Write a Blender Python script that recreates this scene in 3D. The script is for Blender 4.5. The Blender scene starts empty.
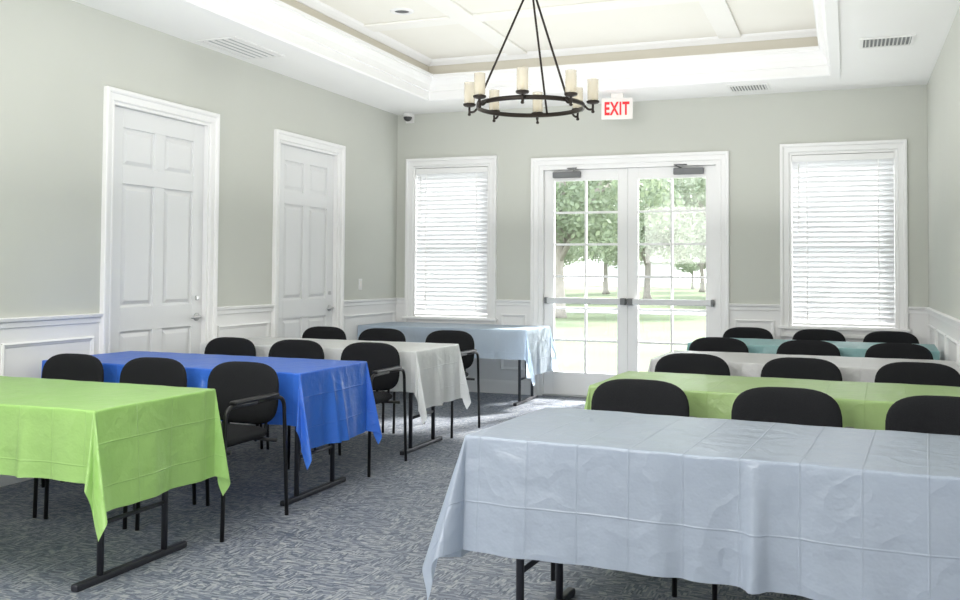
import bpy, bmesh, math, random
from mathutils import Vector, Matrix
S = bpy.context.scene
COL = S.collection
PI = math.pi
random.seed(7)

# ------------------------------------------------------------------ room dimensions (metres)
XL, XR = -4.717, 0.69        # left / right wall faces
D, YF = 9.68, -1.7           # back / front wall faces
H = 3.048                    # soffit height
HU = 3.44                    # tray (upper) ceiling height
TH = 0.2
CAMH = 1.297
RAIL = 1.0

# ------------------------------------------------------------------ materials
def lin(c):
    out = []
    for x in c:
        x = x/255.0
        out.append(x/12.92 if x <= 0.04045 else ((x+0.055)/1.055)**2.4)
    return tuple(out)+(1.0,)

class NT:
    def __init__(s, name):
        s.m = bpy.data.materials.new(name); s.m.use_nodes = True
        s.t = s.m.node_tree; s.t.nodes.clear()
        s.out = s.n('ShaderNodeOutputMaterial')
    def n(s, typ, **kw):
        nd = s.t.nodes.new(typ)
        for k, v in kw.items(): setattr(nd, k, v)
        return nd
    def l(s, a, b): s.t.links.new(a, b)
    def math(s, op, a, b=None):
        nd = s.n('ShaderNodeMath', operation=op)
        for i, x in enumerate((a, b)):
            if x is None: continue
            if isinstance(x, (int, float)): nd.inputs[i].default_value = x
            else: s.l(x, nd.inputs[i])
        return nd.outputs[0]
    def mix(s, fac, a, b):
        nd = s.n('ShaderNodeMix', data_type='RGBA')
        if isinstance(fac, (int, float)): nd.inputs[0].default_value = fac
        else: s.l(fac, nd.inputs[0])
        for i, x in ((6, a), (7, b)):
            if isinstance(x, tuple): nd.inputs[i].default_value = x
            else: s.l(x, nd.inputs[i])
        return nd.outputs[2]
    def noise(s, vec, scale, detail=2, rough=0.5):
        nd = s.n('ShaderNodeTexNoise'); nd.inputs['Scale'].default_value = scale
        nd.inputs['Detail'].default_value = detail; nd.inputs['Roughness'].default_value = rough
        if vec is not None: s.l(vec, nd.inputs['Vector'])
        return nd.outputs[0]
    def bump(s, h, strength, dist):
        nd = s.n('ShaderNodeBump'); nd.inputs['Strength'].default_value = strength
        nd.inputs['Distance'].default_value = dist; s.l(h, nd.inputs['Height'])
        return nd.outputs[0]

def mat(name, col, rough=0.5, var=0.06, nscale=8, bump=0.0, bscale=60, metal=0.0, spec=0.5, emit=0.0, trans=0.0, clear=0.0):
    k = NT(name)
    p = k.n('ShaderNodeBsdfPrincipled')
    tc = k.n('ShaderNodeTexCoord').outputs['Object']
    c = lin(col)
    lo = tuple(x*(1-var) for x in c[:3])+(1,); hi = tuple(min(1, x*(1+var)) for x in c[:3])+(1,)
    col_o = k.mix(k.noise(tc, nscale, 3), lo, hi)
    k.l(col_o, p.inputs['Base Color'])
    p.inputs['Roughness'].default_value = rough
    p.inputs['Metallic'].default_value = metal
    p.inputs['Specular IOR Level'].default_value = spec
    if emit:
        k.l(col_o, p.inputs['Emission Color']); p.inputs['Emission Strength'].default_value = emit
    if bump: k.l(k.bump(k.noise(tc, bscale, 3), bump, 0.004), p.inputs['Normal'])
    sh = p.outputs[0]
    if trans:
        tr = k.n('ShaderNodeBsdfTranslucent'); k.l(col_o, tr.inputs['Color'])
        mx = k.n('ShaderNodeMixShader'); mx.inputs[0].default_value = trans
        k.l(sh, mx.inputs[1]); k.l(tr.outputs[0], mx.inputs[2]); sh = mx.outputs[0]
    if clear:
        tr = k.n('ShaderNodeBsdfTransparent')
        mx = k.n('ShaderNodeMixShader'); mx.inputs[0].default_value = clear
        k.l(sh, mx.inputs[1]); k.l(tr.outputs[0], mx.inputs[2]); sh = mx.outputs[0]
    k.l(sh, k.out.inputs[0])
    return k.m

def wall_mat(name, upper, lower):
    k = NT(name)
    p = k.n('ShaderNodeBsdfPrincipled'); p.inputs['Roughness'].default_value = 0.75
    p.inputs['Specular IOR Level'].default_value = 0.25
    g = k.n('ShaderNodeNewGeometry').outputs['Position']
    sx = k.n('ShaderNodeSeparateXYZ'); k.l(g, sx.inputs[0])
    up = k.math('GREATER_THAN', sx.outputs[2], RAIL-0.03)
    n = k.noise(g, 1.3, 4)
    u = lin(upper); uo = k.mix(n, tuple(x*0.96 for x in u[:3])+(1,), tuple(x*1.04 for x in u[:3])+(1,))
    k.l(k.mix(up, lin(lower), uo), p.inputs['Base Color'])
    k.l(k.bump(k.noise(g, 140, 2), 0.08, 0.003), p.inputs['Normal'])
    k.l(p.outputs[0], k.out.inputs[0]); return k.m

def carpet_mat():
    k = NT('carpet')
    p = k.n('ShaderNodeBsdfPrincipled'); p.inputs['Roughness'].default_value = 0.58
    p.inputs['Specular IOR Level'].default_value = 0.45
    g = k.n('ShaderNodeNewGeometry').outputs['Position']
    sp = k.n('ShaderNodeSeparateXYZ'); k.l(g, sp.inputs[0])
    def vec(x, y, z=0.0):
        c = k.n('ShaderNodeCombineXYZ')
        for i, v in enumerate((x, y, z)):
            if isinstance(v, (int, float)): c.inputs[i].default_value = v
            else: k.l(v, c.inputs[i])
        return c.outputs[0]
    def white(v):
        w = k.n('ShaderNodeTexWhiteNoise'); k.l(v, w.inputs['Vector']); return w.outputs['Value']
    def dashes(along, across, seed):
        # rows of yarn 7 mm wide broken into dashes some 35 mm long, each row shifted by its own random amount
        row = k.math('FLOOR', k.math('MULTIPLY', across, 145))
        off = white(vec(row, seed))
        cell = k.math('FLOOR', k.math('ADD', k.math('MULTIPLY', along, 30), k.math('MULTIPLY', off, 9)))
        return white(vec(row, cell, seed+1))
    a = dashes(sp.outputs[0], sp.outputs[1], 3.0); b = dashes(sp.outputs[1], sp.outputs[0], 8.0)
    blk = white(vec(k.math('FLOOR', k.math('MULTIPLY', sp.outputs[0], 15)), k.math('FLOOR', k.math('MULTIPLY', sp.outputs[1], 15)), 5.0))
    mx = k.n('ShaderNodeMix', data_type='FLOAT'); k.l(k.math('GREATER_THAN', blk, 0.6), mx.inputs[0]); k.l(a, mx.inputs[2]); k.l(b, mx.inputs[3])
    v = k.math('ADD', k.math('MULTIPLY', mx.outputs[0], 0.75), k.math('MULTIPLY', k.noise(g, 2.5, 3), 0.25))
    r = k.n('ShaderNodeValToRGB'); k.l(v, r.inputs[0])
    e = r.color_ramp.elements
    e[0].position = 0.08; e[0].color = lin((70, 78, 94))
    e[1].position = 0.9; e[1].color = lin((160, 163, 166))
    m = e.new(0.5); m.color = lin((109, 116, 129))
    k.l(r.outputs[0], p.inputs['Base Color'])
    k.l(k.bump(k.math('ADD', v, k.noise(g, 400, 2)), 0.3, 0.003), p.inputs['Normal'])
    k.l(p.outputs[0], k.out.inputs[0]); return k.m

def plastic(name, col, trans=0.35, rough=0.28):
    k = NT(name)
    p = k.n('ShaderNodeBsdfPrincipled'); p.inputs['Roughness'].default_value = rough
    p.inputs['Specular IOR Level'].default_value = 0.6
    uv = k.n('ShaderNodeTexCoord').outputs['UV']
    sp = k.n('ShaderNodeSeparateXYZ'); k.l(uv, sp.inputs[0])
    def crease(o, per):
        f = k.math('FRACT', k.math('DIVIDE', o, per))
        d = k.math('ABSOLUTE', k.math('SUBTRACT', f, 0.5))
        return k.math('MAXIMUM', k.math('SUBTRACT', 1.0, k.math('MULTIPLY', d, per/0.004)), 0.0)
    cr = k.math('ADD', crease(sp.outputs[0], 0.172), crease(sp.outputs[1], 0.228))
    wr = k.noise(uv, 7, 4, 0.6)
    ridge = k.math('MULTIPLY', k.math('MINIMUM', k.math('ABSOLUTE', k.math('SUBTRACT', k.noise(uv, 4, 2, 0.5), 0.5)), 0.07), 2.4)
    c = lin(col)
    base = k.mix(k.noise(uv, 5, 3), tuple(x*0.95 for x in c[:3])+(1,), tuple(min(1, x*1.05) for x in c[:3])+(1,))
    k.l(base, p.inputs['Base Color'])
    hgt = k.math('SUBTRACT', k.math('ADD', k.math('MULTIPLY', cr, 0.14), k.math('MULTIPLY', wr, 0.85)), ridge)
    bp = k.bump(hgt, 0.8, 0.013)
    k.l(bp, p.inputs['Normal'])
    tr = k.n('ShaderNodeBsdfTranslucent'); k.l(base, tr.inputs['Color']); k.l(bp, tr.inputs['Normal'])
    mx = k.n('ShaderNodeMixShader'); mx.inputs[0].default_value = trans
    k.l(p.outputs[0], mx.inputs[1]); k.l(tr.outputs[0], mx.inputs[2]); k.l(mx.outputs[0], k.out.inputs[0])
    return k.m

def glass_mat():
    k = NT('window_glass')
    t = k.n('ShaderNodeBsdfTransparent'); t.inputs[0].default_value = (0.97, 0.975, 0.975, 1)
    gl = k.n('ShaderNodeBsdfGlossy'); gl.inputs['Roughness'].default_value = 0.03
    fr = k.n('ShaderNodeFresnel'); fr.inputs[0].default_value = 1.35
    mx = k.n('ShaderNodeMixShader'); k.l(fr.outputs[0], mx.inputs[0]); k.l(t.outputs[0], mx.inputs[1]); k.l(gl.outputs[0], mx.inputs[2])
    k.l(mx.outputs[0], k.out.inputs[0]); return k.m

def lawn_mat():
    k = NT('lawn')
    p = k.n('ShaderNodeBsdfPrincipled'); p.inputs['Roughness'].default_value = 0.9
    p.inputs['Specular IOR Level'].default_value = 0.03
    g = k.n('ShaderNodeNewGeometry').outputs['Position']
    a = k.mix(k.noise(g, 0.45, 4), lin((74, 82, 62)), lin((116, 122, 100)))
    k.l(k.mix(k.noise(g, 30, 2), a, lin((94, 102, 80))), p.inputs['Base Color'])
    k.l(p.outputs[0], k.out.inputs[0]); return k.m

M = {}
M['wall'] = wall_mat('wall_paint', (203, 205, 198), (239, 239, 239))
M['white'] = mat('white_trim', (242, 242, 242), 0.45, 0.02, 3, 0.05, 40)
M['ceil'] = mat('ceiling_white', (243, 243, 242), 0.8, 0.015, 2, 0.08, 90)
M['cream'] = mat('tray_cream', (237, 235, 227), 0.75, 0.02, 3, 0.05, 60)
M['beam'] = mat('tray_beam_white', (240, 239, 234), 0.7, 0.02, 3, 0.05, 60)
M['band'] = mat('tray_band_beige', (214, 209, 196), 0.75, 0.02, 3, 0.05, 60)
M['door'] = mat('door_white', (231, 232, 233), 0.4, 0.02, 3, 0.06, 30)
M['carpet'] = carpet_mat()
M['slat'] = mat('blind_slat', (235, 236, 238), 0.5, 0.02, 6, trans=0.10)
M['fabric'] = mat('black_fabric', (29, 30, 33), 0.9, 0.35, 160, 0.6, 300, spec=0.25)
M['frame'] = mat('black_metal', (20, 20, 23), 0.4, 0.1, 20)
M['legs'] = mat('table_leg_metal', (52, 53, 60), 0.4, 0.1, 20, metal=0.3)
M['tabletop'] = mat('table_laminate', (205, 203, 196), 0.5, 0.05, 20)
M['bronze'] = mat('dark_bronze', (48, 42, 38), 0.4, 0.15, 30, metal=0.6)
M['cup'] = mat('frosted_glass', (236, 228, 208), 0.2, 0.04, 20, trans=0.2, clear=0.62)
M['bulb'] = mat('bulb_ivory', (232, 222, 196), 0.4, 0.04, 20)
M['steel'] = mat('satin_steel', (190, 190, 192), 0.3, 0.05, 30, metal=0.85)
M['bar'] = mat('pale_satin_metal', (206, 208, 210), 0.35, 0.03, 30, metal=0.1)
M['dark'] = mat('dark_grey_metal', (70, 72, 74), 0.45, 0.1, 20)
M['mid'] = mat('mid_grey_metal', (112, 114, 116), 0.45, 0.08, 20)
M['grey'] = mat('light_grey_plastic', (190, 192, 194), 0.5, 0.05, 20)
M['ventwhite'] = mat('vent_white', (236, 236, 235), 0.5, 0.02, 10)
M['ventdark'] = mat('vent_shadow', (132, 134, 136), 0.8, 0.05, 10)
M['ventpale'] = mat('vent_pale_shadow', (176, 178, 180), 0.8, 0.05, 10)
M['signwhite'] = mat('sign_white', (240, 236, 232), 0.4, 0.02, 10)
M['red'] = mat('sign_red', (226, 34, 46), 0.4, 0.05, 20, emit=0.2)
M['glass'] = glass_mat()
M['lawn'] = lawn_mat()
M['concrete'] = mat('concrete', (150, 148, 142), 0.9, 0.06, 4, 0.2, 40)
M['bark'] = mat('bark', (136, 131, 124), 0.95, 0.25, 6, 0.6, 12)
M['leaf1'] = mat('leaf_green', (124, 136, 111), 0.6, 0.25, 1.2, trans=0.5)
M['leaf2'] = mat('leaf_pale', (140, 150, 127), 0.6, 0.2, 1.2, trans=0.5)
M['siding'] = mat('house_siding', (190, 190, 188), 0.7, 0.03, 3)
M['roof'] = mat('house_roof', (130, 128, 126), 0.9, 0.1, 6)
C_GREEN = plastic('plastic_lime_green', (178, 221, 134))
C_BLUE = plastic('plastic_royal_blue', (70, 130, 236))
C_CREAM = plastic('plastic_ivory_white', (248, 250, 252), 0.45)
C_SKY = plastic('plastic_pale_sky_blue', (216, 229, 243), 0.58)
C_ICE = plastic('plastic_ice_blue', (180, 191, 207))
C_GREEN2 = plastic('plastic_apple_green', (182, 211, 144))
C_PEARL = plastic('plastic_pearl_white', (228, 228, 229))
C_TEAL = plastic('plastic_pale_teal', (160, 206, 208))

# ------------------------------------------------------------------ mesh builder
def fillet(pts, rad, n=5):
    pts = [Vector(p) for p in pts]; out = [pts[0]]
    for i in range(1, len(pts)-1):
        a, b, c = pts[i-1], pts[i], pts[i+1]
        d1 = (a-b); d2 = (c-b); r = min(rad, d1.length*0.49, d2.length*0.49)
        p = b+d1.normalized()*r; q = b+d2.normalized()*r
        for j in range(n+1):
            t = j/n
            out.append(p*(1-t)**2+b*2*t*(1-t)+q*t*t)
    out.append(pts[-1]); return out

class MB:
    def __init__(s): s.v = []; s.f = []; s.s = []
    def add(s, vs, fs, smooth=False):
        o = len(s.v); s.v += [tuple(x) for x in vs]
        for f in fs: s.f.append(tuple(i+o for i in f)); s.s.append(smooth)
        return s
    def box(s, x0, x1, y0, y1, z0, z1, bev=0.0, m=None, seg=2):
        bm = bmesh.new(); bmesh.ops.create_cube(bm, size=1)
        for v in bm.verts:
            v.co = Vector(((x0+x1)/2+v.co.x*(x1-x0), (y0+y1)/2+v.co.y*(y1-y0), (z0+z1)/2+v.co.z*(z1-z0)))
        if bev:
            bmesh.ops.bevel(bm, geom=bm.edges[:], offset=bev, segments=seg, profile=0.5, affect='EDGES')
        bm.verts.index_update()
        vs = [tuple(v.co) for v in bm.verts]
        if m: vs = [m(*v) for v in vs]
        s.add(vs, [[v.index for v in f.verts] for f in bm.faces]); bm.free(); return s
    def frustum(s, m, a0, a1, b0, b1, n0, n1, inset):
        vs = [(a0, b0, n0), (a1, b0, n0), (a1, b1, n0), (a0, b1, n0),
              (a0+inset, b0+inset, n1), (a1-inset, b0+inset, n1), (a1-inset, b1-inset, n1), (a0+inset, b1-inset, n1)]
        s.add([m(*v) for v in vs], [(0,1,5,4), (1,2,6,5), (2,3,7,6), (3,0,4,7), (4,5,6,7)]); return s
    def tube(s, pts, r, seg=10, closed=False):
        pts = [Vector(p) for p in pts]; n = len(pts); rings = []
        nrm = None
        for i, p in enumerate(pts):
            if closed: t = (pts[(i+1) % n]-pts[i-1]).normalized()
            else: t = (pts[min(i+1, n-1)]-pts[max(i-1, 0)]).normalized()
            if nrm is None:
                nrm = t.orthogonal().normalized()
            nrm = (nrm-t*nrm.dot(t)).normalized()
            b = t.cross(nrm)
            rr = r[i] if isinstance(r, (list, tuple)) else r
            rings.append([p+nrm*math.cos(2*PI*k/seg)*rr+b*math.sin(2*PI*k/seg)*rr for k in range(seg)])
        vs = [v for ring in rings for v in ring]; fs = []
        for i in range(n if closed else n-1):
            j = (i+1) % n
            for k in range(seg):
                l = (k+1) % seg
                fs.append((i*seg+k, i*seg+l, j*seg+l, j*seg+k))
        if not closed:
            fs.append(tuple(range(seg-1, -1, -1))); fs.append(tuple((n-1)*seg+k for k in range(seg)))
        s.add(vs, fs, True); return s
    def lathe(s, prof, c=(0, 0, 0), seg=20):
        vs = []; fs = []
        for r, z in prof:
            for k in range(seg):
                a = 2*PI*k/seg; vs.append((c[0]+r*math.cos(a), c[1]+r*math.sin(a), c[2]+z))
        for i in range(len(prof)-1):
            for k in range(seg):
                l = (k+1) % seg; fs.append((i*seg+k, i*seg+l, (i+1)*seg+l, (i+1)*seg+k))
        s.add(vs, fs, True); return s
    def pillow(s, a, b, e, th, fn, seg=40):
        """upholstered pad: superellipse outline of half sizes a,b, puffed to half thickness th; fn maps (u,v,w) to the local point"""
        ks = [0.25, 0.5, 0.7, 0.84, 0.93, 0.98, 1.0]; vs = []; fs = []
        def ring(k, sg):
            for i in range(seg):
                t = 2*PI*i/seg; c, q = math.cos(t), math.sin(t)
                x = a*k*math.copysign(abs(c)**(2/e), c); y = b*k*math.copysign(abs(q)**(2/e), q)
                w = sg*th*math.sqrt(max(0, 1-k**6))
                vs.append(fn(x, y, w))
        vs.append(fn(0, 0, th))
        for k in ks: ring(k, 1)
        for k in reversed(ks[:-1]): ring(k, -1)
        vs.append(fn(0, 0, -th)); nr = 2*len(ks)-1
        for i in range(seg):
            j = (i+1) % seg
            fs.append((0, 1+i, 1+j))
            for r in range(nr-1): fs.append((1+r*seg+i, 1+(r+1)*seg+i, 1+(r+1)*seg+j, 1+r*seg+j))
            fs.append((len(vs)-1, 1+(nr-1)*seg+j, 1+(nr-1)*seg+i))
        s.add(vs, fs, True); return s
    def sweep(s, m, a0, b0, a1, b1, prof, closed=True):
        if closed: cs = [(a0, b0, -1, -1), (a0, b1, -1, 1), (a1, b1, 1, 1), (a1, b0, 1, -1)]
        else: cs = [(a0, b0, -1, 0), (a0, b1, -1, 1), (a1, b1, 1, 1), (a1, b0, 1, 0)]
        vs = []; fs = []; n = len(prof)
        for (a, b, da, db) in cs:
            for (o, h) in prof: vs.append(m(a+da*o, b+db*o, h))
        for i in range(4 if closed else 3):
            j = (i+1) % 4
            for k in range(n-1): fs.append((i*n+k, j*n+k, j*n+k+1, i*n+k+1))
        s.add(vs, fs); return s
    def strip(s, m, a0, a1, prof):
        n = len(prof); vs = [m(a0, b, h) for b, h in prof]+[m(a1, b, h) for b, h in prof]
        fs = [(k, n+k, n+k+1, k+1) for k in range(n-1)]
        fs.append(tuple(range(n))); fs.append(tuple(range(2*n-1, n-1, -1)))
        s.add(vs, fs); return s
    def build(s, name, material, parent=None, loc=None):
        me = bpy.data.meshes.new(name); me.from_pydata(s.v, [], s.f)
        me.polygons.foreach_set('use_smooth', s.s)
        bm = bmesh.new(); bm.from_mesh(me); bmesh.ops.recalc_face_normals(bm, faces=bm.faces[:]); bm.to_mesh(me); bm.free()
        me.materials.append(material)
        o = bpy.data.objects.new(name, me); COL.objects.link(o)
        if parent: o.parent = parent
        if loc: o.location = loc
        return o

def tag(o, label, cat, group=None):
    o['label'] = label; o['category'] = cat
    if group: o['group'] = group
    return o
def thing(name, label, cat, loc=(0, 0, 0), rz=0.0, group=None):
    o = bpy.data.objects.new(name, None); COL.objects.link(o)
    o.empty_display_size = 0.1
    o.location = loc; o.rotation_euler = (0, 0, rz)
    return tag(o, label, cat, group)
def sroot(name):
    o = bpy.data.objects.new(name, None); COL.objects.link(o); o['kind'] = 'structure'; return o
def struct(mb, name, m):
    o = mb.build(name, m); o['kind'] = 'structure'; return o
def dup(root, loc, rz, label, group=None):
    r = root.copy(); COL.objects.link(r); r.location = loc; r.rotation_euler = (0, 0, rz); r['label'] = label
    if group: r['group'] = group
    for ch in list(root.children):
        c = ch.copy(); COL.objects.link(c); c.parent = r
        for g in list(ch.children):
            d = g.copy(); COL.objects.link(d); d.parent = c
    return r

mB = lambda a, b, n: (a, D-n, b)
mL = lambda a, b, n: (XL+n, a, b)
mR = lambda a, b, n: (XR-n, a, b)
mF = lambda a, b, n: (a, YF+n, b)

# ------------------------------------------------------------------ room shell
CAS = 0.088
D1, D2 = (5.218, 6.292), (7.288, 8.347)          # left wall door openings (y)
DH = 2.455
FR = (-3.045, -1.175); FH = 2.415                 # french door opening
W1, W2 = (-4.51, -3.61), (-0.52, 0.43); WZ = (0.78, 2.46)

def wall(name, m, a0, a1, ops):
    mb = MB(); x = a0
    for (o0, o1, z0, z1) in sorted(ops):
        mb.box(x, o0, 0, H+0.5, -TH, 0, m=m)
        if z0 > 0: mb.box(o0, o1, 0, z0, -TH, 0, m=m)
        mb.box(o0, o1, z1, H+0.5, -TH, 0, m=m)
        x = o1
    mb.box(x, a1, 0, H+0.5, -TH, 0, m=m)
    return struct(mb, name, M['wall'])
wall('wall_back', mB, XL, XR, [(W1[0], W1[1], *WZ), (FR[0], FR[1], 0, FH), (W2[0], W2[1], *WZ)])
wall('wall_left', mL, YF-TH, D+TH, [(D1[0], D1[1], 0, DH), (D2[0], D2[1], 0, DH)])
wall('wall_right', mR, YF-TH, D+TH, [])
wall('wall_front', mF, XL, XR, [])
struct(MB().box(XL-TH, XR+TH, YF-TH, D+TH, -0.12, 0), 'floor', M['carpet'])
# ceiling: soffit ring + tray
TX0, TX1, TY0, TY1 = -3.98, -0.13, -0.9, 8.87
cb = MB()
for (x0, x1, y0, y1) in ((XL, TX0, YF, D), (TX1, XR, YF, D), (TX0, TX1, YF, TY0), (TX0, TX1, TY1, D)):
    cb.box(x0, x1, y0, y1, H, HU+0.1)
struct(cb, 'ceiling', M['ceil'])
struct(MB().box(TX0, TX1, TY0, TY1, HU, HU+0.1), 'ceiling', M['cream'])
mT = lambda a, b, n: (a, b, H+n)
struct(MB().sweep(mT, TX0, TY0, TX1, TY1, [(0.08, 0), (0.08, -0.018), (0.0, -0.018), (-0.012, -0.006), (-0.012, 0.07), (-0.03, 0.073), (-0.03, 0.09), (-0.036, 0.13),
      (-0.055, 0.165), (-0.08, 0.19), (-0.08, 0.205), (-0.095, 0.205), (-0.095, 0.23), (0, 0.23)]), 'trim_1', M['white'])
struct(MB().sweep(mT, TX0, TY0, TX1, TY1, [(-0.004, 0.22), (-0.004, 0.35)]), 'trim_2', M['band'])
struct(MB().sweep(mT, TX0, TY0, TX1, TY1, [(0, 0.335), (-0.02, 0.335), (-0.03, 0.35), (-0.06, 0.372), (-0.07, 0.392), (0, 0.392)]), 'trim_3', M['white'])
bb = MB()
for x in (-3.0, -0.98): bb.box(x-0.10, x+0.10, TY0, TY1-0.06, HU-0.022, HU, 0.006)
for y in (7.45, 4.9, 2.3): bb.box(TX0+0.06, TX1-0.06, y-0.10, y+0.10, HU-0.020, HU, 0.006)
struct(bb, 'trim_4', M['beam'])

# base boards, chair rails, wainscot mouldings
base_p = [(0, 0), (0, 0.016), (0.11, 0.016), (0.125, 0.012), (0.14, 0.005), (0.14, 0)]
rail_p = [(RAIL-0.065, 0), (RAIL-0.06, 0.012), (RAIL-0.03, 0.014), (RAIL-0.022, 0.03), (RAIL-0.004, 0.034), (RAIL, 0.028), (RAIL, 0)]
pan_p = [(0.018, 0), (0.018, 0.010), (0.008, 0.016), (0, 0.009), (-0.008, 0.006), (-0.014, 0)]
segs = {'left': (mL, [(YF, D1[0]-CAS), (D1[1]+CAS, D2[0]-CAS), (D2[1]+CAS, D)]),
        'back': (mB, [(XL, W1[0]-CAS), (W1[1]+CAS, FR[0]-CAS), (FR[1]+CAS, W2[0]-CAS), (W2[1]+CAS, XR)]),
        'right': (mR, [(YF, D)])}
tn = 5
for side, (m, ss) in segs.items():
    b = MB(); r = MB(); w = MB()
    bs = ss if side != 'back' else [(XL, FR[0]-CAS), (FR[1]+CAS, XR)]
    for (a0, a1) in bs: b.strip(m, a0, a1, base_p)
    for (a0, a1) in ss:
        r.strip(m, a0, a1, rail_p)
        n = max(1, round((a1-a0)/0.85))
        if a1-a0 < 0.3: continue
        wd = (a1-a0)/n
        for i in range(n):
            p0, p1 = a0+i*wd+0.07, a0+(i+1)*wd-0.07
            w.sweep(m, p0, 0.27, p1, RAIL-0.17, pan_p)
    struct(b, 'baseboard_'+side, M['white']); struct(r, 'trim_%d' % tn, M['white']); tn += 1
    if w.v: struct(w, 'trim_%d' % tn, M['white']); tn += 1

CASP = [(0, 0), (0, 0.012), (0.008, 0.020), (0.014, 0.014), (0.052, 0.018), (0.056, 0.030), (0.066, 0.036), (CAS-0.004, 0.036), (CAS, 0.030), (CAS, 0)]
def jamb(mb, m, a0, a1, b0, b1, dep, th=0.03, bottom=False):
    mb.box(a0, a0+th, b0, b1, -dep, 0.003, m=m); mb.box(a1-th, a1, b0, b1, -dep, 0.003, m=m)
    mb.box(a0+th, a1-th, b1-th, b1, -dep, 0.003, m=m)
    if bottom: mb.box(a0+th, a1-th, b0, b0+th, -dep, 0.003, m=m)

# ---- panelled doors on the left wall
def panel_door(idx, op):
    root = sroot('door_%d' % idx); a0, a1 = op
    f = MB().sweep(mL, a0, 0, a1, DH, CASP, closed=False); jamb(f, mL, a0, a1, 0, DH, TH, 0.02)
    f.build('door_frame', M['white'], root)
    l0, l1, top = a0+0.022, a1-0.022, DH-0.023
    n0 = -0.035; mb = MB()
    mb.box(l0, l1, 0.012, top, n0-0.04, n0-0.018, m=mL)
    st = 0.125; mid = (l0+l1)/2; mu = 0.055
    for (x0, x1) in ((l0, l0+st), (l1-st, l1)): mb.box(x0, x1, 0.012, top, n0-0.02, n0, 0.002, m=mL, seg=1)
    rails = [(0.012, 0.25), (0.86, 1.03), (1.90, 2.02), (2.295, top)]
    for (z0, z1) in rails: mb.box(l0+st, l1-st, z0, z1, n0-0.02, n0, 0.002, m=mL, seg=1)
    for i in range(3):
        z0, z1 = rails[i][1], rails[i+1][0]
        mb.box(mid-mu, mid+mu, z0, z1, n0-0.02, n0, 0.002, m=mL, seg=1)
        for (x0, x1) in ((l0+st, mid-mu), (mid+mu, l1-st)):
            mb.frustum(mL, x0+0.016, x1-0.016, z0+0.016, z1-0.016, n0-0.019, n0-0.004, 0.028)
    mb.build('door_leaf', M['door'], root)
    h = MB(); ya, z = l1-0.065, 0.93
    r_ = 0.032
    pr = [(0.0, 0.0), (r_, 0.0), (r_, 0.008), (r_*0.6, 0.012), (0.011, 0.014), (0.011, 0.045), (0.0, 0.045)]
    seg = 18; vs = []; fs = []
    for (r, t) in pr:
        for k in range(seg):
            an = 2*PI*k/seg; vs.append(mL(ya+r*math.cos(an), z+r*math.sin(an), n0+t))
    for i in range(len(pr)-1):
        for k in range(seg):
            q = (k+1) % seg; fs.append((i*seg+k, i*seg+q, (i+1)*seg+q, (i+1)*seg+k))
    h.add(vs, fs, True)
    h.tube([mL(ya, z, n0+0.042), mL(ya-0.03, z, n0+0.046), mL(ya-0.11, z-0.004, n0+0.044)], [0.011, 0.010, 0.007], 10)
    h.box(ya-0.018, ya+0.018, z+0.13, z+0.166, n0, n0+0.012, 0.004, m=mL)
    h.build('door_handle', M['steel'], root)
    hg = MB()
    for z in (0.28, 1.2, 2.15): hg.tube([mL(l0-0.004, z-0.05, n0+0.006), mL(l0-0.004, z+0.05, n0+0.006)], 0.007, 8)
    hg.build('hinge', M['steel'], root)
panel_door(1, D1); panel_door(2, D2)

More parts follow.
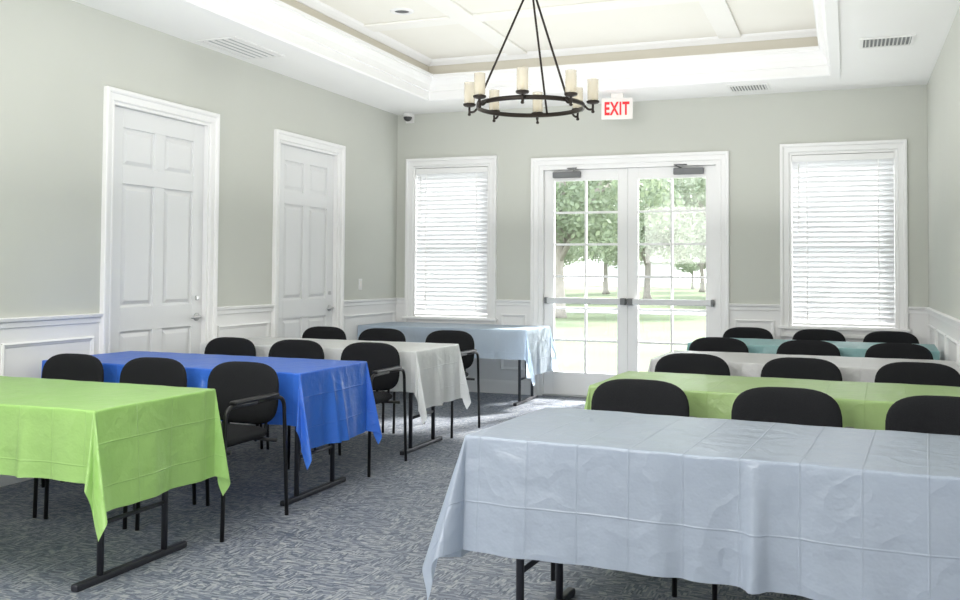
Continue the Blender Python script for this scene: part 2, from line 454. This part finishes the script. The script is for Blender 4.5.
# ---- french doors
fj = sroot('door_5')
f = MB().sweep(mB, FR[0], 0, FR[1], FH, CASP, closed=False); jamb(f, mB, FR[0], FR[1], 0, FH, TH, 0.04)
f.build('door_frame', M['white'], fj)
MB().box(FR[0]+0.04, FR[1]-0.04, 0.0, 0.014, -TH, 0.0, 0.004, m=mB).build('threshold', M['steel'], fj)
fmid = (FR[0]+FR[1])/2
def french(idx, a0, a1, hinge_left):
    root = sroot('door_%d' % idx); n0, n1 = -0.10, -0.055; z0, z1 = 0.016, FH-0.042
    st = 0.105; g0, g1, gb, gt = a0+st, a1-st, 0.25, z1-0.115
    mb = MB()
    mb.box(a0, g0, z0, z1, n0, n1, 0.003, m=mB, seg=1); mb.box(g1, a1, z0, z1, n0, n1, 0.003, m=mB, seg=1)
    mb.box(g0, g1, z0, gb, n0, n1, 0.003, m=mB, seg=1); mb.box(g0, g1, gt, z1, n0, n1, 0.003, m=mB, seg=1)
    mb.build('door_leaf', M['white'], root)
    mu = MB(); xm = (g0+g1)/2; nr = 6
    mu.box(xm-0.011, xm+0.011, gb, gt, n0+0.008, n1-0.006, 0.003, m=mB, seg=1)
    for i in range(1, nr):
        z = gb+(gt-gb)*i/nr
        mu.box(g0, xm-0.011, z-0.011, z+0.011, n0+0.008, n1-0.006, 0.003, m=mB, seg=1)
        mu.box(xm+0.011, g1, z-0.011, z+0.011, n0+0.008, n1-0.006, 0.003, m=mB, seg=1)
    mu.build('muntin_grid', M['white'], root)
    MB().box(g0, g1, gb, gt, -0.079, -0.075, m=mB).build('pane', M['glass'], root)
    zb = 1.0
    MB().box(a0+0.04, a1-0.04, zb-0.03, zb+0.03, n1+0.045, n1+0.072, 0.006, m=mB).build('panic_bar', M['bar'], root)
    br = MB()
    lx = a1-0.035 if hinge_left else a0+0.035; hx = a0+0.035 if hinge_left else a1-0.035
    br.box(lx-0.028, lx+0.028, zb-0.034, zb+0.034, n1, n1+0.076, 0.006, m=mB)
    br.box(hx-0.014, hx+0.014, zb-0.033, zb+0.033, n1, n1+0.076, 0.006, m=mB)
    br.build('bar_bracket', M['mid'], root)
    c0, c1 = (a0+0.10, a0+0.40) if hinge_left else (a1-0.42, a1-0.12)
    cl = MB().box(c0, c1, z1-0.085, z1-0.02, n1, n1+0.055, 0.008, m=mB).build('door_closer', M['mid'], root)
    e = c1 if hinge_left else c0; d = 1 if hinge_left else -1
    MB().tube([mB(e-d*0.08, z1-0.02, n1+0.03), mB(e-d*0.02, z1+0.005, n1+0.12), mB(e-d*0.16, z1+0.012, n1+0.04)], 0.007, 8).build('closer_arm', M['mid'], cl)
french(3, FR[0]+0.042, fmid-0.002, True); french(4, fmid+0.002, FR[1]-0.042, False)

# ---- windows and blinds
def window(idx, w, label):
    root = sroot('window_%d' % idx); a0, a1 = w; z0, z1 = WZ
    f = MB().sweep(mB, a0, z0, a1, z1, CASP); jamb(f, mB, a0, a1, z0, z1, TH, 0.02, True)
    f.build('window_frame', M['white'], root)
    MB().box(a0-CAS-0.02, a1+CAS+0.02, z0-0.012, z0+0.014, 0.0, 0.06, 0.006, m=mB).build('window_sill', M['white'], root)
    s = MB(); i0, i1, j0, j1 = a0+0.02, a1-0.02, z0+0.02, z1-0.02; zm = (z0+z1)/2
    for (x0, x1, y0, y1) in ((i0, i0+0.035, j0, j1), (i1-0.035, i1, j0, j1), (i0+0.035, i1-0.035, j0, j0+0.05), (i0+0.035, i1-0.035, j1-0.04, j1), (i0+0.035, i1-0.035, zm-0.014, zm+0.014)):
        s.box(x0, x1, y0, y1, -0.19, -0.16, 0.003, m=mB, seg=1)
    s.build('sash', M['white'], root)
    MB().box(i0+0.035, i1-0.035, j0+0.05, j1-0.04, -0.177, -0.173, m=mB).build('pane', M['glass'], root)
    b = thing('window_blind', label, 'blind', (0, 0, 0))
    cx = (a0+a1)/2; b.location = (cx, D+0.05, z0+0.02); hw = (a1-a0)/2-0.023; h = z1-z0-0.045
    MB().box(-hw, hw, -0.05, 0.01, h-0.06, h, 0.004).build('valance', M['white'], b)
    sl = MB(); n = 32; pit = (h-0.10)/n; tl = math.radians(57)
    for i in range(n):
        z = 0.045+pit*(i+0.5); hc = 0.027; c, q = math.cos(tl)*hc, math.sin(tl)*hc; t = 0.0013
        vs = []
        for x in (-hw, hw):
            for (u, k) in ((-1, 0), (0, 0.002), (1, 0)):
                vs.append((x, -0.02+u*c+k, z-u*q+k+t)); vs.append((x, -0.02+u*c+k, z-u*q+k-t))
        fs = []
        for u in (0, 1):
            fs.append((u*2, u*2+2, 6+u*2+2, 6+u*2)); fs.append((u*2+1, 6+u*2+1, 6+u*2+3, u*2+3))
        fs += [(0, 6, 7, 1), (4, 5, 11, 10), (0, 1, 3, 2), (2, 3, 5, 4), (6, 8, 9, 7), (8, 10, 11, 9)]
        sl.add(vs, fs)
    sl.build('slats', M['slat'], b)
    MB().box(-hw, hw, -0.045, 0.005, 0.008, 0.028, 0.004).build('bottom_rail', M['white'], b)
    lc = MB()
    for x in (-hw*0.7, hw*0.7): lc.box(x-0.004, x+0.004, -0.048, -0.046, 0.03, h-0.06)
    lc.build('ladder_cord', M['white'], b)
    MB().tube([(-hw+0.06, -0.056, h-0.08), (-hw+0.06, -0.06, h-0.75)], 0.004, 8).build('tilt_wand', M['white'], b)
window(1, W1, 'white slatted blind lowered in the window left of the glass double doors')
window(2, W2, 'white slatted blind lowered in the window right of the glass double doors')

# ------------------------------------------------------------------ ceiling fittings
def vent(loc, sx, sy, label, slat_dir, n, back='ventdark'):
    t = thing('ceiling_vent', label, 'vent', loc); fr = MB(); e = 0.024
    for (x0, x1, y0, y1) in ((-sx, sx, -sy, -sy+e), (-sx, sx, sy-e, sy), (-sx, -sx+e, -sy+e, sy-e), (sx-e, sx, -sy+e, sy-e)):
        fr.box(x0, x1, y0, y1, -0.010, 0, 0.002)
    fr.build('frame', M['ventwhite'], t)
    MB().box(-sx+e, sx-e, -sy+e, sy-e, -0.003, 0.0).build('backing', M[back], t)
    sl = MB()
    L, W = (sx-e, sy-e) if slat_dir == 'x' else (sy-e, sx-e)
    p = 2*W/n; s = 1 if slat_dir == 'x' else -1
    for i in range(n):
        w = -W+p*(i+0.5)
        q = [(-L, w+s*p*0.12, -0.011), (L, w+s*p*0.12, -0.011), (L, w-s*p*0.3, -0.005), (-L, w-s*p*0.3, -0.005)]
        if slat_dir == 'y': q = [(b, a, c) for a, b, c in q]
        sl.add(q, [(0, 1, 2, 3)])
    sl.build('louvre', M['ventwhite'], t)
vent((-4.45, 6.33, H), 0.175, 0.34, 'long white louvred ceiling vent above the nearer panelled door', 'y', 5, 'ventpale')
vent((0.285, 7.77, H), 0.19, 0.16, 'white louvred ceiling vent nearest the right wall', 'y', 12)
vent((-0.86, 9.28, H), 0.185, 0.16, 'small white louvred ceiling vent near the back wall, right of exit sign', 'y', 12)
t = thing('recessed_light', 'round recessed ceiling light in the raised tray ceiling', 'ceiling light', (-3.42, 7.08, HU))
MB().lathe([(0.062, -0.002), (0.066, -0.012), (0.095, -0.008), (0.1, 0.0)], seg=28).build('trim_ring', M['ventwhite'], t)
MB().lathe([(0.0, -0.002), (0.062, -0.002)], seg=28).build('lens', M['dark'], t)

# exit sign hanging from the ceiling
t = thing('exit_sign', 'white exit sign with red letters hanging from ceiling above glass doors', 'exit sign', (-2.095, 9.17, H-0.255))
t.rotation_euler = (0, 0, math.radians(10))
MB().box(-0.152, 0.152, -0.018, 0.018, 0, 0.205, 0.005).build('housing', M['signwhite'], t)
MB().box(-0.06, 0.06, -0.02, 0.02, 0.205, 0.255, 0.005).build('ceiling_mount', M['signwhite'], t)
cu = bpy.data.curves.new('exit_text', 'FONT'); cu.body = 'EXIT'; cu.size = 0.17; cu.align_x = 'CENTER'; cu.align_y = 'CENTER'; cu.extrude = 0.002; cu.offset = 0.005; cu.space_character = 1.12
to = bpy.data.objects.new('exit_text', cu); COL.objects.link(to)
bpy.context.view_layer.update()
me = bpy.data.meshes.new_from_object(to.evaluated_get(bpy.context.evaluated_depsgraph_get()))
bpy.data.objects.remove(to)
xs = [v.co.x for v in me.vertices]; ys = [v.co.y for v in me.vertices]
kx = 0.24/(max(xs)-min(xs)); ky = 0.13/(max(ys)-min(ys)); mx_, my_ = (max(xs)+min(xs))/2, (max(ys)+min(ys))/2
for v in me.vertices: v.co = Vector(((v.co.x-mx_)*kx, -0.0195-v.co.z, (v.co.y-my_)*ky+0.1025))
me.materials.clear(); me.materials.append(M['red'])
lt = bpy.data.objects.new('lettering', me); COL.objects.link(lt); lt.parent = t; lt['label'] = 'red letters EXIT'

# security camera in the corner
t = thing('security_camera', 'small grey dome camera in the back left ceiling corner', 'camera', (-4.56, D+0.001, H-0.099))
MB().box(-0.05, 0.05, -0.02, 0.0, 0.0, 0.1, 0.004).lathe([(0, 0.1), (0.055, 0.1), (0.055, 0.07), (0.05, 0.06), (0.0, 0.06)], (0, -0.057, 0), 20).build('base', M['ventwhite'], t)
MB().lathe([(0.048, 0.06)]+[(0.048*math.cos(a), 0.06-0.048*math.sin(a)) for a in (0.3, 0.6, 0.9, 1.2, 1.45)]+[(0, 0.012)], (0, -0.07, 0), 20).build('dome', M['dark'], t)
# light switch
t = thing('light_switch', 'white light switch plate on left wall between far door and corner', 'switch', (XL, 8.83, 1.1))
MB().box(0, 0.006, -0.036, 0.036, 0, 0.115, 0.002).build('plate', M['ventwhite'], t)
MB().box(0.006, 0.012, -0.016, 0.016, 0.025, 0.09, 0.002).build('rocker', M['signwhite'], t)

# chandelier
CH = Vector((-2.045, 6.285, 0)); ZR = 2.44; AP = 3.30
t = thing('chandelier', 'dark bronze ring chandelier with frosted glass candle cups', 'chandelier', (CH.x, CH.y, 0))
t.location.z = HU-0.0
zz = -(HU-0.0)
MB().lathe([(0, 0), (0.065, 0), (0.065, -0.015), (0.03, -0.03), (0.012, -0.04), (0.0, -0.04)]).build('canopy', M['bronze'], t)
MB().tube([(0, 0, -0.03), (0, 0, AP+zz)], 0.008, 10).build('stem', M['bronze'], t)
RR = 0.37
MB().lathe([(RR-0.005, ZR-0.015), (RR+0.005, ZR-0.015), (RR+0.005, ZR+0.015), (RR-0.005, ZR+0.015), (RR-0.005, ZR-0.015)], (0, 0, zz), 64).build('ring', M['bronze'], t)
rt = Vector((math.cos(math.radians(21)), math.sin(math.radians(21)), 0)); nr_ = Vector((math.sin(math.radians(21)), -math.cos(math.radians(21)), 0))
def ringdir(deg):
    a = math.radians(deg); return rt*math.cos(a)+nr_*math.sin(a)
for a in (172, 52, 292):
    d = ringdir(a)*RR
    MB().tube([(d.x, d.y, ZR+0.01+zz), (0.01*d.x, 0.01*d.y, AP+zz)], 0.0078, 8).build('rod', M['bronze'], t)
for i in range(8):
    d = ringdir(10+45*i); c = d*0.43; p0 = d*RR
    arm = MB().tube(fillet([(p0.x, p0.y, ZR+zz), (d.x*0.40, d.y*0.40, ZR-0.03+zz), (c.x, c.y, ZR-0.028+zz), (c.x, c.y, ZR+0.02+zz)], 0.03), 0.008, 8)
    arm.lathe([(0, -0.055), (0.008, -0.053), (0.013, -0.045), (0.008, -0.035), (0.007, -0.022)], (c.x, c.y, ZR+zz), 12)
    arm.lathe([(0.008, 0.005), (0.036, 0.012), (0.044, 0.02), (0.044, 0.03), (0.036, 0.032), (0, 0.032)], (c.x, c.y, ZR+zz), 16)
    arm = arm.build('arm', M['bronze'], t)
    MB().lathe([(0.034, 0.034), (0.038, 0.04), (0.038, 0.18), (0.0355, 0.18), (0.0355, 0.045), (0.03, 0.036)], (c.x, c.y, ZR+zz), 20).build('glass_cup', M['cup'], arm)
    MB().lathe([(0, 0.032), (0.008, 0.032), (0.009, 0.07), (0.004, 0.09), (0, 0.10)], (c.x, c.y, ZR+zz), 10).build('bulb', M['bulb'], arm)

# ------------------------------------------------------------------ folding tables
TL, TW, TZ = 1.80, 0.76, 0.735
def make_table(L, label):
    t = thing('folding_table', label, 'table')
    MB().box(-L/2, L/2, -TW/2, TW/2, TZ-0.03, TZ, 0.006).build('tabletop', M['tabletop'], t)
    for s in (-1, 1):
        x = s*(L/2-0.12)
        MB().box(x-0.018, x+0.018, -0.345, 0.345, 0.0, 0.03, 0.008).build('foot_bar', M['legs'], t)
        for q in (-0.2, 0.2):
            MB().tube([(x, q, 0.028), (x, q, TZ-0.03)], 0.0145, 12).build('leg', M['legs'], t)
        MB().tube([(x, -0.188, 0.24), (x, 0.188, 0.24)], 0.01, 10).build('crossbar', M['legs'], t)
        MB().tube([(x-s*0.02, 0, TZ-0.035-0.0), (x-s*0.0, 0, 0.245)], 0.007, 8).build('brace', M['legs'], t)
    return t

def cloth(label, loc, L, W, ov, tilt, mtl, seed, rz=0.0, group=None):
    """ov: overhang (left, right, near, far); tilt: ear flare of corners (left-near, right-near, left-far, right-far)"""
    rnd = random.Random(seed)
    xl, xr, yn, yf = ov; Lh, Wh = L/2+0.004, W/2+0.004
    def axis(h, lo, hi, step):
        out = []
        n = max(2, int(lo/step)); out += [-h-lo+(lo-0.03)*i/n for i in range(n)]
        out += [-h-0.03, -h-0.022, -h-0.015, -h-0.010, -h-0.005, -h, -h+0.01]
        n = int(2*h/step); out += [-h+0.02+(2*h-0.04)*i/n for i in range(n+1)]
        out += [h-0.01, h, h+0.005, h+0.010, h+0.015, h+0.022, h+0.03]
        n = max(2, int(hi/step)); out += [h+0.03+(hi-0.03)*(i+1)/n for i in range(n)]
        return out
    P = axis(Lh, xl, xr, 0.015); Q = axis(Wh, yn, yf, 0.015)
    ph = [rnd.uniform(0, 6.28) for _ in range(12)]; fr = [rnd.uniform(0.8, 1.25) for _ in range(12)]
    pleats = []
    for side in range(4):
        hl = Wh if side < 2 else Lh
        pleats.append([(rnd.uniform(-0.9, 0.9)*hl, rnd.uniform(0.018, 0.035), rnd.choice((1, 1, -0.5))*rnd.uniform(0.08, 0.14)) for _ in range(2 if side < 2 else 5)])
    def flare(side, s):
        k = side*3
        v = 0.035+0.03*math.sin(5.0*fr[k]*s+ph[k])+0.022*math.sin(13*fr[k+1]*s+ph[k+1])+0.01*math.sin(33*fr[k+2]*s+ph[k+2])
        for (c, w, a) in pleats[side]: v += a*math.exp(-abs((s-c)/w)**1.3)
        return v
    RB = 0.006
    def bend(d):
        A = PI/2
        if d < RB*A: return RB*math.sin(d/RB), RB*(1-math.cos(d/RB))
        return RB, RB+(d-RB*A)
    def top(p, q):
        return 0.0010*(math.sin(11*p+ph[0])*math.sin(13*q+ph[1])+0.6*math.sin(31*p+ph[2]+7*q))+0.0018
    vs = []; uv = []
    for q in Q:
        for p in P:
            dx = max(abs(p)-Lh, 0); dy = max(abs(q)-Wh, 0); sx = 1 if p > 0 else -1; sy = 1 if q > 0 else -1
            cp = max(-Lh, min(Lh, p)); cq = max(-Wh, min(Wh, q)); z0 = top(cp, cq)
            if dx == 0 and dy == 0: vs.append((p, q, z0))
            elif dy == 0:
                o, dr = bend(dx); side = 0 if sx < 0 else 1
                fl = flare(side, q)*(0.2 if tilt[(0 if sx < 0 else 1)] < 0.15 else 1)
                o += max(0, dr-RB)*max(fl, -0.02)
                vs.append((sx*(Lh+o), q, z0-dr*(1-0.3*fl*fl)))
            elif dx == 0:
                o, dr = bend(dy); side = 2 if sy < 0 else 3
                fl = flare(side, p)*(1.0 if sy < 0 else 0.2); o += max(0, dr-RB)*max(fl, -0.02)
                vs.append((p, sy*(Wh+o), z0-dr*(1-0.3*fl*fl)))
            else:
                r = math.hypot(dx, dy); th = math.atan2(dy, dx); w = th/(PI/2); w = w*w*(3-2*w)
                T = tilt[(0 if sy < 0 else 2)+(0 if sx < 0 else 1)]
                fx = flare(0 if sx < 0 else 1, sy*Wh)*(0.2 if T < 0.15 else 1); fy = flare(2 if sy < 0 else 3, sx*Lh)*(1.0 if sy < 0 else 0.2)
                s2 = math.sin(2*th)
                tl = (fx*(1-w)+fy*w)*(1-0.5*s2)+T*s2**1.3+0.13*math.sin(6*th)*s2*(1 if T > 0.15 else 0.2)
                o, dr = bend(r); rest = max(0, dr-RB)
                o += rest*math.sin(max(tl, -0.02)); dr = dr-rest*(1-math.cos(tl))
                vs.append((sx*(Lh+o*math.cos(th)), sy*(Wh+o*math.sin(th)), z0-dr))
            uv.append((p+3, q+3))
    n = len(P); fs = [(j*n+i, j*n+i+1, (j+1)*n+i+1, (j+1)*n+i) for j in range(len(Q)-1) for i in range(n-1)]
    me = bpy.data.meshes.new('tablecloth'); me.from_pydata(vs, [], fs); me.materials.append(mtl)
    me.polygons.foreach_set('use_smooth', [True]*len(fs))
    ul = me.uv_layers.new(name='UVMap')
    for lp in me.loops: ul.data[lp.index].uv = uv[lp.vertex_index]
    o = bpy.data.objects.new('tablecloth', me); COL.objects.link(o)
    o.location = (loc[0], loc[1], TZ+0.002); o.rotation_euler = (0, 0, rz)
    return tag(o, label, 'tablecloth', group)

LXc = -2.785-TL/2; RXc = -1.165+TL/2
rows = [  # colour word, position, material, overhangs, tilts, centre, seed, turn (degrees)
    ('lime green', 'beside the aisle on the left, nearest the camera', C_GREEN, (0.08, 0.41, 0.29, 0.30), (0.05, 0.28, 0.05, 0.16), (LXc, 3.39), 11, 0),
    ('royal blue', 'on the left side of the aisle', C_BLUE, (0.08, 0.43, 0.29, 0.30), (0.05, 0.27, 0.05, 0.22), (LXc, 4.91), 12, 0),
    ('ivory white', 'on the left behind the royal blue table', C_CREAM, (0.08, 0.42, 0.29, 0.30), (0.05, 0.26, 0.05, 0.2), (LXc-0.03, 6.48), 13, 0),
    ('pale sky blue', 'under the left window against the back wall', C_SKY, (0.08, 0.46, 0.29, 0.12), (0.05, 0.26, 0.05, 0.2), (-3.79, 9.15), 14, 0),
    ('ice blue', 'in the right foreground', C_ICE, (0.42, 0.03, 0.385, 0.22), (0.34, 0.03, 0.16, 0.03), (RXc-0.025, 3.38), 15, -4),
    ('apple green', 'on the right behind the ice blue table', C_GREEN2, (0.40, 0.03, 0.30, 0.30), (0.2, 0.03, 0.1, 0.03), (RXc-0.01, 4.99), 16, -2),
    ('pearl white', 'on the right behind the apple green table', C_PEARL, (0.40, 0.03, 0.30, 0.30), (0.2, 0.03, 0.1, 0.03), (RXc-0.01, 6.58), 17, -2),
    ('pale teal', 'on the right, farthest back below the right window', C_TEAL, (0.40, 0.03, 0.30, 0.30), (0.2, 0.03, 0.1, 0.03), (RXc-0.01, 8.13), 18, -2)]
t0 = None
for i, (cw, pos, mt, ov, tl, c, sd, rot) in enumerate(rows):
    lab = 'folding table with dark metal legs under the %s plastic cloth' % cw
    rz = math.radians(rot)
    if t0 is None: t0 = make_table(TL, lab); tt = t0; t0.location = (c[0], c[1], 0); t0.rotation_euler = (0, 0, rz)
    else: tt = dup(t0, (c[0], c[1], 0), rz, lab)
    tt['group'] = 'folding tables in two columns'
    cloth('%s plastic tablecloth %s' % (cw, pos), c, TL, TW, ov, tl, mt, sd, rz, 'plastic tablecloths')

# ------------------------------------------------------------------ chairs (local: facing -Y)
def make_chair(label):
    t = thing('stacking_armchair', label, 'chair')
    for s in (-1, 1):
        x = s*0.255
        MB().tube(fillet([(x, -0.265, 0.0), (x, -0.25, 0.632), (x, 0.0, 0.632)], 0.06), 0.0105, 10).build('leg', M['frame'], t)
        MB().tube(fillet([(x, 0.285, 0.0), (x, 0.245, 0.632), (x, 0.0, 0.632)], 0.06), 0.0105, 10).build('leg', M['frame'], t)
        MB().box(x-0.021, x+0.021, -0.2, 0.18, 0.638, 0.659, 0.009).build('armrest', M['frame'], t)
    for y in (-0.19, 0.2):
        MB().tube([(-0.25, y-0.01, 0.41), (0.25, y-0.01, 0.41)], 0.010, 10).build('seat_rail', M['frame'], t)
    MB().pillow(0.228, 0.235, 4.5, 0.034, lambda u, v, w: (u, v-0.02, 0.452+w-0.012*(v/0.235)**2*(1 if v < 0 else 0))).build('seat', M['fabric'], t)
    MB().pillow(0.23, 0.165, 3.3, 0.026, lambda u, v, w: (u, 0.255+w-0.45*u*u+0.06*v, 0.637+v)).build('backrest', M['fabric'], t)
    for s in (-1, 1):
        MB().tube(fillet([(s*0.13, 0.17, 0.405), (s*0.13, 0.262, 0.42), (s*0.13, 0.275, 0.6)], 0.05), 0.009, 8).build('back_post', M['frame'], t)
    return t
cR = random.Random(3)
c0 = None
def chair(x, y, label, grp):
    global c0
    rz = math.radians(cR.uniform(-2, 2))
    if c0 is None:
        c0 = make_chair(label); c0.location = (x, y, 0); c0.rotation_euler = (0, 0, rz); c0['group'] = grp
    else: dup(c0, (x, y, 0), rz, label, grp)
lw = ['nearest the left wall', 'middle of three', 'nearest the aisle']
rw = ['nearest the aisle', 'middle of three', 'nearest the right wall']
for cw, y, xs_ in (('lime green', 4.14, (-4.215, -3.635, -3.045)), ('royal blue', 5.69, (-4.24, -3.67, -3.08)), ('ivory white', 7.2, (-4.33, -3.75, -3.13))):
    for x, w in reversed(list(zip(xs_, lw))): chair(x, y, 'black armchair behind the %s table, %s' % (cw, w), 'black chairs on the left of the aisle')
for cw, y, sl_, xs_ in (('ice blue', 4.135, 0.07, (-0.905, -0.245, 0.37)), ('apple green', 5.72, 0.035, (-0.89, -0.26, 0.37)), ('pearl white', 7.32, 0.035, (-0.94, -0.275, 0.345)), ('pale teal', 8.87, 0.035, (-0.86, -0.24, 0.35))):
    for x, w in zip(xs_, rw): chair(x, y-(x+0.27)*sl_, 'black armchair behind the %s table, %s' % (cw, w), 'black chairs on the right of the aisle')

# ------------------------------------------------------------------ outdoors
struct(MB().box(-90, 60, D+TH, 140, -0.35, -0.08), 'ground', M['lawn'])
struct(MB().box(-4.2, 0.2, D+TH, D+TH+2.2, -0.08, -0.02), 'trim_20', M['concrete'])
struct(MB().box(-60, 40, 31.5, 34.5, -0.08, -0.06), 'trim_21', M['concrete'])
def tree_meshes(seed, R, zc, zr, nclust, leaves):
    r = random.Random(seed); tr = MB()
    tr.tube([(0, 0, 0), (0.05, 0.02, 0.3), (0.0, 0.05, 1.6), (0.1, 0.0, zc-zr*0.4), (0.15, 0.1, zc+zr*0.4)], [0.28, 0.18, 0.15, 0.12, 0.05], 10)
    for i in range(7):
        a = 2*PI*i/7+r.uniform(-0.3, 0.3); e = R*0.75
        tr.tube([(0.02, 0.02, 1.7+0.25*i), (math.cos(a)*e*0.4, math.sin(a)*e*0.4, zc-zr*0.5), (math.cos(a)*e, math.sin(a)*e, zc+r.uniform(-0.4, 0.5)*zr)], [0.1, 0.07, 0.03], 7)
    fo = MB(); vs = []; fs = []
    for c in range(nclust):
        while True:
            p = Vector((r.uniform(-1, 1), r.uniform(-1, 1), r.uniform(-1, 1)))
            if 0.25 < p.length < 1: break
        c0_ = Vector((p.x*R, p.y*R, zc+p.z*zr)); cr = R*r.uniform(0.22, 0.34)
        for k in range(leaves):
            d = Vector((r.gauss(0, 1), r.gauss(0, 1), r.gauss(0, 0.7))).normalized()*cr*r.random()**0.4
            q = c0_+d; s = r.uniform(0.06, 0.12)
            u = Vector((r.gauss(0, 1), r.gauss(0, 1), r.gauss(0, 1))).normalized(); w = u.orthogonal().normalized()
            o = len(vs); vs += [q-u*s, q+w*s*0.6, q+u*s, q-w*s*0.6]; fs.append((o, o+1, o+2, o+3))
    fo.add(vs, fs); return tr, fo
def make_tree(label, seed, leafm, *a):
    t = thing('tree', label, 'tree'); tr, fo = tree_meshes(seed, *a)
    tr.build('trunk', M['bark'], t); fo.build('foliage', leafm, t); return t
tA = make_tree('broad shade tree outside left glass door leaf, nearest of the trees', 1, M['leaf1'], 3.6, 5.1, 3.4, 54, 420)
tA.location = (-8.2, 28.0, -0.08)
tB = make_tree('pale leafy tree outside right glass door leaf, beyond the driveway', 2, M['leaf2'], 3.5, 4.9, 3.3, 54, 420)
tB.location = (-4.6, 37.5, -0.08)
far = [(tA, -13.9, 39, 1.2, 1, 'tree beyond the driveway at left edge of the glass doors'),
       (tB, -9.4, 48, 4.0, 1, 'pale tree far behind the nearest shade tree'),
       (tA, -0.6, 48.5, 2.2, 1, 'far tree at right edge of the glass doors'),
       (tB, -18.8, 50, 0.3, 1, 'far pale tree behind the left window'),
       (tA, -4.9, 59, 5.2, 1, 'far tree behind the pale tree in right glass door leaf'),
       (tB, -14.4, 60, 1.9, 1, 'far pale tree in the gap right of the nearest shade tree trunk'),
       (tA, -9.9, 71, 0.7, 1, 'farthest dark tree between the two glass door leaves'),
       (tB, -20.5, 71, 3.1, 1, 'farthest pale tree beside the small white house'),
       (tA, -12.5, 84, 2.6, 0.62, 'low round tree on the far side of the lawn, right of the white house'),
       (tB, -26.0, 84, 4.6, 0.62, 'low round tree on the far side of the lawn, left of the white house')]
for (src, x, y, rz, s_, lab) in far:
    o = dup(src, (x, y, -0.08), rz, lab); o.scale = (s_, s_, s_)
h = thing('house', 'small white house with grey roof far across the lawn', 'house', (-19.0, 92, -0.08))
MB().box(-3.2, 3.2, 0, 5, 0, 2.5).build('wall', M['siding'], h)
MB().add([(-3.6, -0.4, 2.4), (3.6, -0.4, 2.4), (3.6, 5.4, 2.4), (-3.6, 5.4, 2.4), (-3.6, 2.5, 3.9), (3.6, 2.5, 3.9)], [(0, 1, 5, 4), (2, 3, 4, 5), (0, 4, 3), (1, 2, 5), (0, 3, 2, 1)]).build('roof', M['roof'], h)
for x in (-2.0, 1.9): MB().box(x-0.5, x+0.5, -0.05, 0.0, 1.0, 2.0, 0.01).build('window', M['grey'], h)
MB().box(-0.45, 0.45, -0.05, 0.0, 0, 2.0, 0.01).build('door', M['grey'], h)

# ------------------------------------------------------------------ light
w = bpy.data.worlds.new('sky'); S.world = w; w.use_nodes = True
nt = w.node_tree; nt.nodes.clear()
o = nt.nodes.new('ShaderNodeOutputWorld'); bg = nt.nodes.new('ShaderNodeBackground')
tc = nt.nodes.new('ShaderNodeTexCoord'); sp = nt.nodes.new('ShaderNodeSeparateXYZ'); rp = nt.nodes.new('ShaderNodeValToRGB')
nt.links.new(tc.outputs['Generated'], sp.inputs[0]); nt.links.new(sp.outputs[2], rp.inputs[0])
rp.color_ramp.elements[0].position = 0.0; rp.color_ramp.elements[0].color = (0.98, 0.99, 1, 1)
rp.color_ramp.elements[1].position = 0.8; rp.color_ramp.elements[1].color = (0.78, 0.88, 1, 1)
nt.links.new(rp.outputs[0], bg.inputs[0]); bg.inputs[1].default_value = 8.5; nt.links.new(bg.outputs[0], o.inputs[0])
def light(name, typ, energy, loc, direction, **kw):
    l = bpy.data.lights.new(name, typ); l.energy = energy
    for k, v in kw.items(): setattr(l, k, v)
    ob = bpy.data.objects.new(name, l); COL.objects.link(ob); ob.location = loc
    ob.rotation_euler = Vector(direction).to_track_quat('-Z', 'Y').to_euler(); return ob
light('sun', 'SUN', 18.0, (5, 20, 15), (-0.28, -0.74, -0.61), angle=0.1, color=(1, 0.97, 0.92))
light('fill_behind_camera', 'AREA', 148, (-2.6, -1.2, 2.1), (0.35, 1, 0.1), shape='RECTANGLE', size=3.0, size_y=1.2, color=(1, 0.995, 0.98))  # added fill behind the camera to brighten the room, not a fixture
light('fill_overhead', 'AREA', 60, (-2.0, 2.4, 2.98), (0.1, 0.7, -1), shape='RECTANGLE', size=2.2, size_y=2.0, color=(1, 0.995, 0.98))  # added fill out of view overhead, no such ceiling fitting in the room
light('fill_upward', 'AREA', 106, (-2.0, 5.4, 1.75), (0, 0.0, 1), shape='RECTANGLE', size=4.0, size_y=7.5, color=(1, 0.995, 0.98))  # unseen fill facing up, added to brighten the ceiling; no real lamp here

# ------------------------------------------------------------------ camera
cd = bpy.data.cameras.new('camera'); cam = bpy.data.objects.new('camera', cd); COL.objects.link(cam)
cd.sensor_width = 36; cd.lens = 958/960*36
pitch = math.radians(1.8); roll = math.radians(0.38); yaw = math.radians(21)
R = Matrix.Rotation(yaw, 4, 'Z') @ Matrix.Rotation(PI/2+pitch, 4, 'X') @ Matrix.Rotation(roll, 4, 'Z')
cam.matrix_world = Matrix.Translation((0, 0, CAMH)) @ R
cd.shift_y = -(300-271.6+958*math.tan(pitch))/960
cd.clip_start = 0.05; cd.clip_end = 300
S.camera = cam
S.view_settings.view_transform = 'Standard'
S.view_settings.look = 'None'
